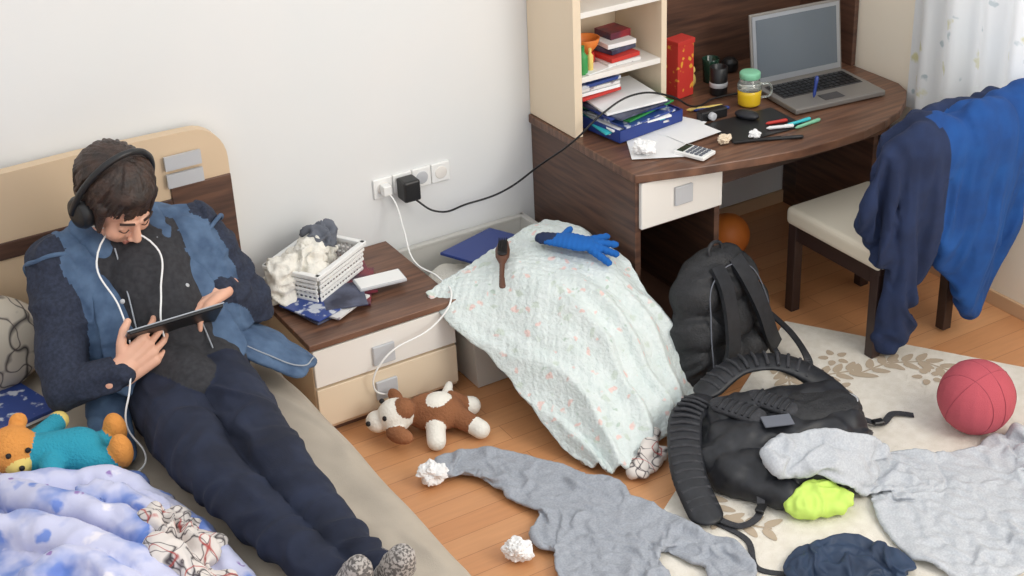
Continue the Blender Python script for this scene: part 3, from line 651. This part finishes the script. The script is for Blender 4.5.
# ------------------------------------------------------------------ lying backpack
b2=root('hiking_backpack',(.3,-1.5,0))
bb=[cap((.18,-1.42,.10),.09,(.52,-1.54,.10),.09,0,Z,.95),cap((.10,-1.52,.09),.09,(.44,-1.68,.09),.10,0,Z,.9),cap((.05,-1.52,.07),.08,(.20,-1.40,.09),.08,0,Z,.8),cap((.06,-1.62,.07),.08,(.30,-1.80,.07),.07,0,Z,.8),cap((.02,-1.60,.05),.05,(.12,-1.78,.05),.05,0,Z,.8)]
pk=collider(blob('pack_body',bb,[M['bag2']],b2,.009,2,wrinkle(.024,8,seed=9),.010),False)
blob('lime_pocket',[cap((.13,-1.85,.045),.055,(.24,-1.90,.045),.05,0,Z,.6),cap((.14,-1.82,.06),.045,(.22,-1.85,.065),.045,0,Z,.7)],[M['lime']],b2,.005,1,fold_noise(.014,13,2),.010)
blob('top_pocket',[cap((.36,-1.56,.165),.085,(.48,-1.61,.16),.085,0,Z,.4)],[M['bagb']],b2,.007,1,wrinkle(.010,10))
tube('pocket_zip',[Vector((.42,-1.585,.182))+rot(-.39)@Vector((.135*math.cos(t*math.pi/8),.07*math.sin(t*math.pi/8),0)) for t in range(16)],.003,M['silver'],b2,True)
tube('main_zip',[(.05,-1.64,.10),(.14,-1.74,.12),(.28,-1.79,.13),(.42,-1.77,.13),(.52,-1.68,.13),(.60,-1.58,.12)],.004,M['greyc'],b2)
for i,(c,a) in enumerate([((.17,-1.46,.18),-.35),((.29,-1.50,.185),-.35)]):
    blob('back_pad_%d'%(i+1),[cap(Vector(c)+Vector((-.02,.05,0)),.045,Vector(c)+Vector((.025,-.06,0)),.045,0,Z,.45)],[M['bag']],b2,.006,1)
    for k in range(6): 
        q=Vector(c)+Vector((-.02,.05,.019)).lerp(Vector((.025,-.06,.019)),k/5);tube('pad_rib_%d_%d'%(i,k),[q+Vector((-.035,-.015,-.006)),q+Vector((0,0,.003)),q+Vector((.035,.015,-.006))],.004,M['bag2'],b2)
def padded(nm,pts,w,h):
    Q=spline(pts,8);pr=[cap(Q[i],w,Q[i+1],w,0,Z,h) for i in range(len(Q)-1)]
    blob(nm,pr,[M['bag2']],b2,.007,2)
    L=0;last=-1
    for i in range(1,len(Q)-1):
        L+=(Q[i]-Q[i-1]).length
        if L-last<.022: continue
        last=L
        dd=(Q[i+1]-Q[i-1]).normalized();s=dd.cross(Vector(Z)).normalized()*(w*.80)
        tube(nm+'_rib_%d'%i,[Q[i]-s+Vector((0,0,w*h*.80)),Q[i]+Vector((0,0,w*h+.006)),Q[i]+s+Vector((0,0,w*h*.80))],.0066,M['bag'],b2)
padded('shoulder_pad_left',[(.12,-1.32,.15),(.03,-1.37,.15),(-.05,-1.47,.12),(-.11,-1.58,.08),(-.14,-1.70,.03)],.060,.28)
padded('shoulder_pad_right',[(.20,-1.27,.15),(.34,-1.26,.19),(.48,-1.33,.19),(.57,-1.44,.13),(.60,-1.55,.05)],.055,.28)
strap('webbing_a',[(-.13,-1.71,.03),(-.08,-1.80,.02),(.02,-1.78,.03),(.08,-1.66,.13)],.025,.004,M['bag'],b2)
strap('webbing_b',[(.60,-1.54,.05),(.68,-1.62,.02),(.76,-1.60,.02),(.82,-1.64,.012)],.025,.004,M['bag'],b2)
strap('webbing_c',[(.12,-1.28,.12),(.05,-1.22,.05),(.12,-1.12,.02),(.24,-1.10,.02)],.025,.004,M['bag'],b2)
strap('webbing_d',[(-.13,-1.73,.015),(-.10,-1.86,.012),(-.16,-1.98,.012),(-.10,-2.06,.012)],.02,.004,M['bag'],b2)
boxes('buckles',[((.02,-1.78,.035),(.045,.03,.014),rot(.6)),((.67,-1.62,.03),(.04,.03,.014),rot(-.3)),((.09,-1.17,.04),(.04,.03,.014),rot(1.1))],M['black'],b2,.004)
box('grey_panel',(.23,-1.60,.19),(.10,.06,.008),M['greyc'],b2,rot(-.4),.003)
g2=chain([(.09,-1.60,.24,.06),(.26,-1.68,.26,.070),(.45,-1.79,.21,.088),(.52,-1.92,.15,.12)],0,Z,.8)
g2+=chain([(.52,-1.92,.10,.15),(.50,-2.08,.08,.18),(.45,-2.25,.08,.20)],0,Z,.48)
g2+=chain([(.60,-2.0,.08,.10),(.80,-2.05,.075,.085),(.93,-2.0,.07,.07),(1.05,-1.96,.07,.055)],0,Z,.8)
g2+=[cap((.65,-2.15,.08),.15,(.8,-2.3,.08),.15,0,Z,.48)]
garment(blob('light_grey_hoodie',g2,[M['greyl']],None,.0150,1,wrinkle(.05,6,seed=6),.016),None,.5,.35,.75)
g3=[ell((.04,-2.15,.12),(.13,.12,.10)),ell((-.03,-2.09,.10),(.08,.08,.08)),ell((.10,-2.10,.11),(.08,.08,.08)),ell((.0,-2.25,.11),(.15,.12,.10)),cap((.12,-2.15,.14),.06,(.2,-2.22,.07),.055)]
garment(blob('blue_jacket',g3,[M['puffer']],None,.013,1,wrinkle(.04,9,seed=12),.014),None,2.5,.35,.6)
sc.gravity=(0,0,-20)
run_cloth(28)
sc.gravity=(0,0,-9.81)
blob('printed_pyjamas',[cap((-1.80,-1.42,.55),.04,(-1.74,-1.62,.53),.055,0,Z,.7),cap((-1.82,-1.6,.56),.055,(-1.72,-1.75,.51),.05,0,Z,.7),cap((-1.74,-1.38,.50),.035,(-1.70,-1.55,.48),.05,0,Z,.7)],[M['print']],None,.006,1,fold_noise(.026,9,5))
# ------------------------------------------------------------------ standing backpack
b1=root('black_backpack',(.48,-1.0,0))
Rk=rot(.22,-.22);kc=Vector((.49,-1.02,.0))
def K(x,y,z): return kc+Rk@Vector((x,y,z))
bp=[cap(K(-.15,0,.10),.085,K(.15,0,.10),.085),cap(K(-.14,0,.22),.09,K(.14,0,.22),.09),cap(K(-.11,0,.34),.085,K(.11,0,.34),.085),cap(K(-.07,0,.41),.065,K(.07,0,.41),.065),cap(K(-.18,0,.07),.06,K(-.13,0,.36),.055),cap(K(.18,0,.07),.06,K(.13,0,.36),.055),cap(K(-.12,-.05,.09),.055,K(.12,-.05,.09),.055),cap(K(-.09,-.055,.2),.05,K(.09,-.055,.2),.05)]
blob('body',bp,[M['bagb']],b1,.009,3,wrinkle(.024,7),.003)
for s in(-1,1):
    strap('shoulder_strap_%d'%(s+2),[K(s*.05,-.07,.44),K(s*.06,-.11,.36),K(s*.085,-.135,.24),K(s*.11,-.135,.13),K(s*.16,-.11,.05)],.065,.016,M['bag2'],b1,up=Rk@Vector((0,-1,0)))
tube('top_handle',[K(-.035,-.03,.46),K(-.03,-.03,.50),K(.03,-.03,.50),K(.035,-.03,.46)],.007,M['bag2'],b1)
tube('zip',[K(-.17,-.09,.08),K(-.155,-.10,.27),K(-.09,-.085,.40),K(.09,-.085,.40),K(.155,-.10,.27),K(.17,-.09,.08)],.0025,M['greyc'],b1)
strap('loose_strap',[K(.15,-.10,.06),(.64,-1.20,.03),(.70,-1.26,.03),(.62,-1.34,.02),(.54,-1.28,.02)],.02,.004,M['bag2'],b1)
strap('loose_strap_b',[K(.17,-.06,.2),(.72,-1.10,.12),(.74,-1.18,.03),(.68,-1.22,.02)],.03,.006,M['bag2'],b1)
strap('loose_strap_c',[K(-.15,-.10,.06),(.28,-1.17,.02),(.22,-1.20,.02),(.27,-1.26,.015)],.02,.004,M['bag2'],b1)
# ------------------------------------------------------------------ person
pn=root('young_man',(-1.45,-.7,.4))
S_R=Vector((-1.71,-.42,.86));S_L=Vector((-1.26,-.42,.85))
E_R=Vector((-1.82,-.72,.60));E_L=Vector((-1.15,-.56,.60))
W_R=Vector((-1.665,-.81,.645));W_L=Vector((-1.27,-.63,.72))
body=[cap((-1.54,-.74,.52),.12,(-1.37,-.74,.52),.12,3),
 cap((-1.45,-.64,.60),.15,(-1.47,-.52,.78),.155,3),
 cap((-1.56,-.46,.82),.125,(-1.40,-.46,.82),.125,3),
 cap((-1.50,-.76,.575),.10,(-1.47,-.88,.565),.085,3),
 cap(S_R,.085,(-1.5,-.40,.90),.085,2),cap(S_L,.085,(-1.5,-.40,.90),.085,2),
 cap((-1.5,-.40,.90),.068,(-1.515,-.43,.98),.062,4)]
body+=[cap((-1.65,-.46,.82),.115,(-1.62,-.58,.60),.12,2),cap((-1.31,-.46,.82),.115,(-1.29,-.58,.60),.12,2),cap((-1.58,-.38,.84),.12,(-1.38,-.38,.84),.12,2)]
body+=chain([(*S_R,.090),(*((S_R+E_R)/2),.080),(*E_R,.068)],1)+chain([(*E_R,.068),(*((E_R+W_R)/2),.058),(*W_R,.040)],1)
body+=chain([(*S_L,.090),(*((S_L+E_L)/2),.080),(*E_L,.068)],1)+chain([(*E_L,.068),(*((E_L+W_L)/2),.058),(*W_L,.040)],1)
hR=(-1.55,-.78,.505);hL=(-1.37,-.78,.505)
body+=chain([(*hR,.112),(-1.57,-1.08,.515,.100),(-1.57,-1.36,.535,.080),(-1.52,-1.62,.50,.068),(-1.46,-1.86,.475,.052)],0)
body+=chain([(*hL,.112),(-1.39,-1.08,.52,.100),(-1.41,-1.36,.55,.080),(-1.40,-1.62,.51,.068),(-1.36,-1.88,.475,.052)],0)
def bd(co,n):
    k=1.0
    if co.y>-.95:
        q=co*8
        if -1.68<co.x<-1.24 and co.z>.5: k=.4
        else: q=Vector((co.x*5,co.y*5,co.z*11))
    else: q=Vector((co.x*6+co.y*1.5,co.y*9,co.z*6))
    w_=noise.noise(q*.6);a=max(0,1-abs(noise.noise(q+Vector((w_,w_,0))))*3.2)*.013+noise.noise(q*2.5)*.003
    return n*(a*k)
blob('clothed_body',body,[M['jeans'],M['sweater'],M['denim'],M['shirt'],M['skin']],pn,.0075,3,bd)
vf=[]
for s,xs in((-1,(-1.59,-1.605,-1.62)),(1,(-1.39,-1.36,-1.335))):
    vf+=chain([(xs[0],-.50,.915,.04),(xs[1],-.60,.80,.06),(xs[2],-.69,.67,.065),(xs[2]+s*.02,-.77,.60,.06)],0,(0,-.7,.7),.22)
vf+=chain([(-1.585,-.51,.915,.042),(-1.61,-.42,.96,.045),(-1.50,-.34,.985,.045),(-1.41,-.41,.955,.045),(-1.395,-.51,.91,.04)],0,(0,-.5,.8),.5)
vf+=[cap((-1.27,-.62,.60),.075,(-1.16,-.66,.53),.085,0,(.45,0,1),.18),cap((-1.16,-.66,.525),.085,(-1.10,-.74,.475),.085,0,(.45,0,1),.18),cap((-1.24,-.72,.55),.07,(-1.13,-.80,.475),.06,0,(.45,-.2,1),.2)]
vf+=chain([(-1.66,-.62,.60,.06),(-1.72,-.77,.50,.065),(-1.75,-.92,.44,.06)],0,(0,0,1),.3)
blob('denim_vest_front',vf,[M['denim']],pn,.0055,1,wrinkle(.006,13))
for s,xs in((-1,(-1.555,-1.565,-1.575)),(1,(-1.42,-1.395,-1.375))):
    tube('stitch_%d'%(s+2),[(xs[0],-.545,.922),(xs[1],-.645,.812),(xs[2],-.735,.685),(xs[2],-.805,.63)],.0024,M['stitch'],pn)
for nm,S,E in(('armhole_right',S_R,E_R),('armhole_left',S_L,E_L)):
    ax=(E-S).normalized();c=S+ax*.015;q=ax.to_track_quat('Z','Y').to_matrix()
    tube(nm,[c+q@Vector((.097*math.cos(t*math.pi/6),.097*math.sin(t*math.pi/6),.006*math.sin(t*2))) for t in range(12)],.007,M['denim'],pn,True)
tube('hem_stitch',[(-1.30,-.70,.60),(-1.20,-.78,.535),(-1.10,-.83,.482),(-1.04,-.78,.468)],.0024,M['stitch'],pn)
for i,(x,y,z) in enumerate([(-1.405,-.59,.868),(-1.385,-.655,.79),(-1.37,-.715,.71),(-1.59,-.655,.80)]): blob('vest_button_%d'%i,[ell((x,y-.010,z),(.009,.006,.009))],[M['silver']],pn,.003,1)
for nm,x,y in(('sock_r',-1.46,-1.88),('sock_l',-1.35,-1.90)):
    blob(nm,chain([(x,y+.04,.475,.052),(x,y-.03,.46,.05)],0)+chain([(x,y-.03,.455,.048),(x+.005,y-.06,.51,.047),(x+.01,y-.09,.565,.043),(x+.01,y-.11,.60,.034)],0),[M['sock']],pn,.006,3,wrinkle(.004,20))
def hand(name,wrist,fd,back,ts,curls,spread,thumb,S=1.25):
    fd=Vector(fd).normalized();back=Vector(back);back=(back-fd*back.dot(fd)).normalized();X=fd.cross(back)*ts
    def P(x,y,z): return Vector(wrist)+X*x*S+fd*y*S+back*z*S
    pr=[]
    xs=(.032,.011,-.011,-.031);ys=(.088,.093,.089,.080);Ls=((.042,.026,.020),(.046,.029,.021),(.042,.027,.020),(.033,.021,.018))
    for i in range(4):
        pr.append(cap(P(xs[i]*.55,.0,0),.021*S,P(xs[i],ys[i],0),.0135*S,0,back,.8))
        p=P(xs[i],ys[i],0);c=0;sp=spread*(1.5-i)
        for k in range(3):
            c+=curls[i][k];dd=(fd*math.cos(c)-back*math.sin(c)+X*sp*.6*(k==0)).normalized()
            q=p+dd*Ls[i][k]*S;pr.append(cap(p,(.0093-.0008*k)*S,q,(.0085-.0009*k)*S,0));p=q
    p=P(.018,.02,-.006);ds=thumb;rr=(.017,.0125,.011,.009);Lt=(.042,.034,.026)
    for k in range(3):
        dd=(X*ds[k][0]+fd*ds[k][1]-back*ds[k][2]).normalized();q=p+dd*Lt[k]*S;pr.append(cap(p,rr[k]*S,q,rr[k+1]*S,0));p=q
    pr.append(cap(P(0,-.035,0),.025*S,P(0,.02,0),.026*S,0,back,.85))
    return blob(name,pr,[M['skin']],pn,.0036,3)
hand('hand_right',W_R,(.75,.05,.35),(-.1,-1,.25),-1,[(.5,.5,.3),(.5,.5,.3),(.55,.5,.3),(.6,.5,.3)],.16,[(.8,.5,.0),(.6,.8,.3),(.3,.9,.5)])
hand('hand_left',W_L,(-.85,-.45,.02),(-.1,.1,1),1 ,[(.25,.4,.3),(.3,.45,.3),(.3,.5,.35),(.35,.5,.4)],.16,[(.8,.5,.3),(.5,.8,.4),(.2,.9,.4)])
tbt=root('tablet_computer',(-1.48,-.73,.7))
a_=Vector((0,-.14,.135)).normalized();nn=Vector((0,a_.z,-a_.y))
Rm=Matrix(((1,0,0),(0,a_.y,nn.y),(0,a_.z,nn.z)));tc_=Vector((-1.475,-.735,.695))
box('case',tc_,(.30,.23,.014),M['black'],tbt,Rm,.006);box('screen',tc_+nn*.0075,(.27,.20,.002),M['screen'],tbt,Rm)
box('edge_trim',tc_+nn*.004,(.307,.236,.004),M['alu'],tbt,Rm,.001)
# head
az,pt=math.radians(16),math.radians(36)
Fh=Vector((math.sin(az)*math.cos(pt),-math.cos(az)*math.cos(pt),-math.sin(pt)));Uh=Vector((math.sin(az)*math.sin(pt),-math.cos(az)*math.sin(pt),math.cos(pt)));Xh=Fh.cross(Uh)
RH=Matrix((Xh,Fh,Uh)).transposed();HC=Vector((-1.515,-.50,1.06));HS=1.22
def H(x,y,z): return HC+RH@Vector((x*HS,y*HS,z*HS))
def he(c,r,m=0): return ell(H(*c),tuple(v*HS for v in r),m,RH)
def hc(a,ra,b,rb,m=0): return cap(H(*a),ra*HS,H(*b),rb*HS,m)
hd=[he((0,-.012,.03),(.074,.094,.092)),he((0,.03,-.035),(.056,.062,.078)),he((0,.062,-.098),(.024,.024,.02)),hc((0,.09,.008),.009,(0,.108,-.03),.0125),he((-.012,.1,-.035),(.009,.009,.007)),he((.012,.1,-.035),(.009,.009,.007)),
 hc((-.032,.082,.022),.010,(-.01,.089,.02),.010),hc((.032,.082,.022),.010,(.01,.089,.02),.010),he((-.036,.062,-.03),(.026,.028,.028)),he((.036,.062,-.03),(.026,.028,.028)),
 hc((-.013,.087,-.062),.006,(.013,.087,-.062),.006,1),hc((-.011,.086,-.070),.0065,(.011,.086,-.070),.0065,1),he((-.031,.079,.003),(.014,.012,.010)),he((.031,.079,.003),(.014,.012,.010)),
 he((-.072,-.005,-.01),(.01,.02,.028)),he((.072,-.005,-.01),(.01,.02,.028)),hc((0,-.02,-.05),.050,(0,-.035,-.12),.048),hc((-.05,.02,-.05),.02,(0,.055,-.09),.02),hc((.05,.02,-.05),.02,(0,.055,-.09),.02)]
blob('head',hd,[M['skin'],M['lips']],pn,.0036,3)
for s in(-1,1):
    tube('eyelash_%d'%(s+2),[H(s*.019,.091,-.003),H(s*.031,.0925,-.0075),H(s*.044,.084,-.003)],.0018,M['brow'],pn)
    tube('eyebrow_%d'%(s+2),[H(s*.014,.0975,.026),H(s*.03,.095,.031),H(s*.048,.082,.026)],.0038,M['brow'],pn)
hr=[he((0,-.025,.045),(.084,.098,.088)),he((0,-.06,-.0),(.076,.06,.085)),he((0,.02,.085),(.068,.068,.042))]
for i in range(240):
    th=random.uniform(-math.pi,math.pi);fr=abs(th)<.9
    lo=(.03+random.uniform(-.2,.1)) if fr else (-.15 if abs(th)<1.9 else -.75)
    off=random.uniform(.001,.010);sw=random.uniform(.2,.5);pv=None
    hi=random.uniform(1.15,1.5)
    for k in range(6):
        t=k/5;ph_=hi+(lo-hi)*t;tt=th+sw*t
        e=off+.006*math.sin(t*3.1)
        p=(math.sin(tt)*math.cos(ph_)*(.081+e),-.022+math.cos(tt)*math.cos(ph_)*(.098+e),.045+math.sin(ph_)*(.087+e))
        if k==5: p=(p[0]+random.uniform(-.004,.010),p[1]+.004,p[2])
        ra=.0075*(1-.72*t)
        if pv: hr.append(hc(pv[0],pv[1],p,ra))
        pv=(p,ra)
for s in(-1,1):
    for k in range(5): hr.append(hc((s*.074,.02+.012*k-.03,.05),.014,(s*.075,.03+.01*k-.02,-.005-.006*k),.006))
blob('hair',hr,[M['hair']],pn,.0031,1)
hp_=root('headphones',tuple(HC))
tube('headband',[H(.113*math.sin(t),-.018,.000+.170*math.cos(t)) for t in[ -1.68+.336*k for k in range(11)]],.0105,M['black'],hp_)
for s in(-1,1):
    Rc_=RH@Matrix.Rotation(math.pi/2*s,3,'Y')
    lathe('ear_cup_%d'%(s+2),H(s*.074,-.008,-.010),[(.044,0),(.052,.008),(.052,.03),(.044,.044),(.02,.048)],M['black'],hp_,28,Rc_)
tube('cord_a',[H(-.1,.0,-.05),(-1.63,-.60,.92),(-1.61,-.70,.80),(-1.62,-.79,.71),(-1.66,-.86,.62),(-1.70,-.90,.52),(-1.68,-.98,.44),(-1.74,-1.04,.43)],.0030,M['paper'],hp_)
tube('cord_b',[H(.09,.0,-.05),(-1.45,-.63,.93),(-1.48,-.71,.82),(-1.51,-.765,.75),(-1.51,-.77,.70)],.0030,M['paper'],hp_)
# ------------------------------------------------------------------ light
w=bpy.data.worlds.new('world');sc.world=w;w.use_nodes=True
bg=w.node_tree.nodes['Background'];bg.inputs['Color'].default_value=(.97,.985,1.0,1);bg.inputs['Strength'].default_value=1.14
def area(name,loc,tgt,size,power,col,sy=None):
    l=bpy.data.lights.new(name,'AREA');l.energy=power;l.color=col;l.size=size;l.shape='RECTANGLE';l.size_y=sy or size
    o=bpy.data.objects.new(name,l);o.location=loc;o.rotation_euler=(Vector(tgt)-Vector(loc)).to_track_quat('-Z','Y').to_euler();COL.objects.link(o)
area('window_daylight',(XR+.45,-1.6,1.75),(.2,-1.2,.5),1.4,35,(1,.97,.92),1.3)
area('added_fill_light',(1.5,-4.2,2.5),(-.1,-.6,.4),2.2,120,(1,.955,.88))  # added area light for general fill; the room has no second window
